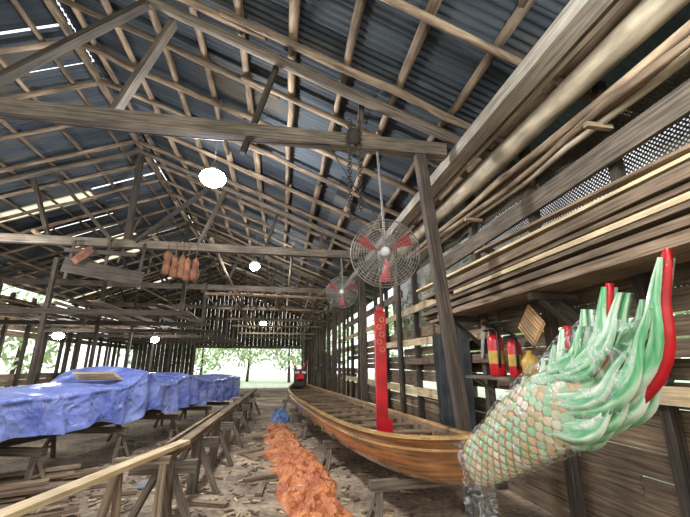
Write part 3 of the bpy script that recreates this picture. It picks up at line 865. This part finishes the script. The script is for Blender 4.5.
for k in range(5):
    x=-2.9+k*.17+R(-.03,.03); zz=3.72+R(-.08,.08); mb.lathe((x,9.5,zz),[(0,0),(.09,.03),(.11*R(.7,1.1),.2),(.07,.38),(.09,.46),(.03,.6)],12,0)
    mb.tube([(x,9.5,zz+.5),(x,9.56,4.65)],.008,5,0)
mb.obj('hanging_bundle',['vest'])
mb=MB()
mb.beam((-5.2,9.5,3.95),(-3.4,9.5,3.65),.35,.05,0,up=(0,1,0)); mb.beam((-5.2,9.45,4.3),(-3.6,9.45,4.25),.1,.05,0,up=(0,1,0))
for x in (-5.1,-4.3,-3.5): mb.beam((x,9.5,3.6),(x,9.6,4.6),.06,.05,1,up=(0,1,0))
mb.beam((-4.95,9.42,4.0),(-4.6,9.42,4.35),.2,.04,2,up=(0,1,0))
mb.obj('hanging_frame',['dark','dark','vest'])

# ---------------------------------------------------------------- right wall shelf and items
mb=MB(); mb.beam((2.83,3.5,1.49),(2.83,5.3,1.49),.3,.04,0); mb.beam((2.98,3.6,1.3),(2.72,3.6,1.47),.04,.04,0); mb.beam((2.98,5.1,1.3),(2.72,5.1,1.47),.04,.04,0)
mb.obj('wall_shelf',['old'])
def ext(x,y,z,s=1,mat='red'):
    mb=MB()
    mb.lathe((x,y,z),[(0,0),(.085*s,0),(.092*s,.02),(.092*s,.4*s),(.085*s,.44*s),(.06*s,.475*s),(.03*s,.49*s)],20,0)
    mb.lathe((x,y,z+.48*s),[(.03*s,0),(.03*s,.05*s),(.04*s,.055*s),(.04*s,.08*s),(0,.08*s)],12,1)
    mb.beam((x-.0,y,z+.56*s),(x-.15*s,y,z+.63*s),.035,.03,1); mb.beam((x-.0,y,z+.54*s),(x-.14*s,y,z+.52*s),.035,.025,1)
    mb.tube([(x,y,z+.53*s),(x-.03,y-.11*s,z+.5*s),(x-.05,y-.14*s,z+.33*s),(x-.05,y-.12*s,z+.1*s)],.016,8,1)
    mb.lathe((x,y,z+.14*s),[(.094*s,0),(.094*s,.15*s)],20,2)
    mb.obj('fire_extinguisher',[mat,'black','yellow'])
ext(2.8,4.62,1.51,1.1);ext(2.82,4.25,1.51,.9)
mb=MB(); mb.lathe((2.8,3.95,1.51),[(0,0),(.09,0),(.1,.18),(.07,.23),(.035,.27),(.035,.3),(0,.3)],16,0); mb.obj('plastic_jug',['yellow'])
mb=MB(); mb.lathe((2.82,3.68,1.51),[(0,0),(.07,0),(.07,.2),(.06,.21),(0,.21)],16,0);mb.obj('paint_tin',['white'])
mb=MB()
mb.beam((2.94,5.1,2.25),(2.94,5.25,1.75),.005,.12,0,up=(0,1,0),taper=.5); mb.beam((2.94,5.08,2.3),(2.94,5.1,2.2),.03,.14,1,up=(0,1,0))
mb.obj('hand_saw',['metal','vest'])
mb=MB()
mb.beam((2.94,4.95,2.2),(2.94,4.95,1.85),.025,.03,1); mb.beam((2.94,4.88,2.2),(2.94,5.02,2.2),.04,.045,0)
mb.obj('hammer',['black','vest'])
mb=MB(); cc=Vector((2.86,3.92,2.1)); s2=.16
for k in range(9):
    o=-s2+2*s2*k/8
    u=Vector((0,.7071,.7071));v=Vector((0,-.7071,.7071))
    mb.beam(cc+u*o-v*s2,cc+u*o+v*s2,.032,.012,0,up=(1,0,0)); mb.beam(cc+v*o-u*s2+Vector((-.012,0,0)),cc+v*o+u*s2+Vector((-.012,0,0)),.032,.01,0,up=(1,0,0))
mb.obj('woven_tray',['gold'])
mb=MB();rows=[]
for k in range(20):
    z=.5+1.7*k/19; rows.append([(2.9+.05*math.sin(j*1.1+z),5.6+j*.05,z) for j in range(26)])
mb.grid(rows,0);mb.obj('hanging_dark_cloth',['cloth'])

# ---------------------------------------------------------------- world + camera
w=bpy.data.worlds.new('World');sc.world=w;w.use_nodes=True;nt=w.node_tree;bg=nt.nodes['Background']
tc=nt.nodes.new('ShaderNodeTexCoord');sp=nt.nodes.new('ShaderNodeSeparateXYZ');r=nt.nodes.new('ShaderNodeValToRGB')
r.color_ramp.elements[0].position=0;r.color_ramp.elements[0].color=(1,1,.96,1);r.color_ramp.elements[1].position=.8;r.color_ramp.elements[1].color=(.86,.93,1,1)
nt.links.new(tc.outputs['Generated'],sp.inputs[0]);nt.links.new(sp.outputs[2],r.inputs[0]);nt.links.new(r.outputs[0],bg.inputs[0])
bg.inputs[1].default_value=1.9
cd=bpy.data.cameras.new('cam');cam=bpy.data.objects.new('camera',cd);sc.collection.objects.link(cam)
cd.sensor_width=36;cd.lens=370/690*36;cd.clip_start=.05;cd.clip_end=300
psi=math.atan(65/385);p=math.atan(106.5/370)
fw=Vector((math.sin(psi)*math.cos(p),math.cos(psi)*math.cos(p),math.sin(p)));rt=Vector((math.cos(psi),-math.sin(psi),0));up=rt.cross(fw)
m=Matrix((rt,up,-fw)).transposed().to_4x4();m.translation=Vector((0,0,1.65));cam.matrix_world=m
sc.camera=cam
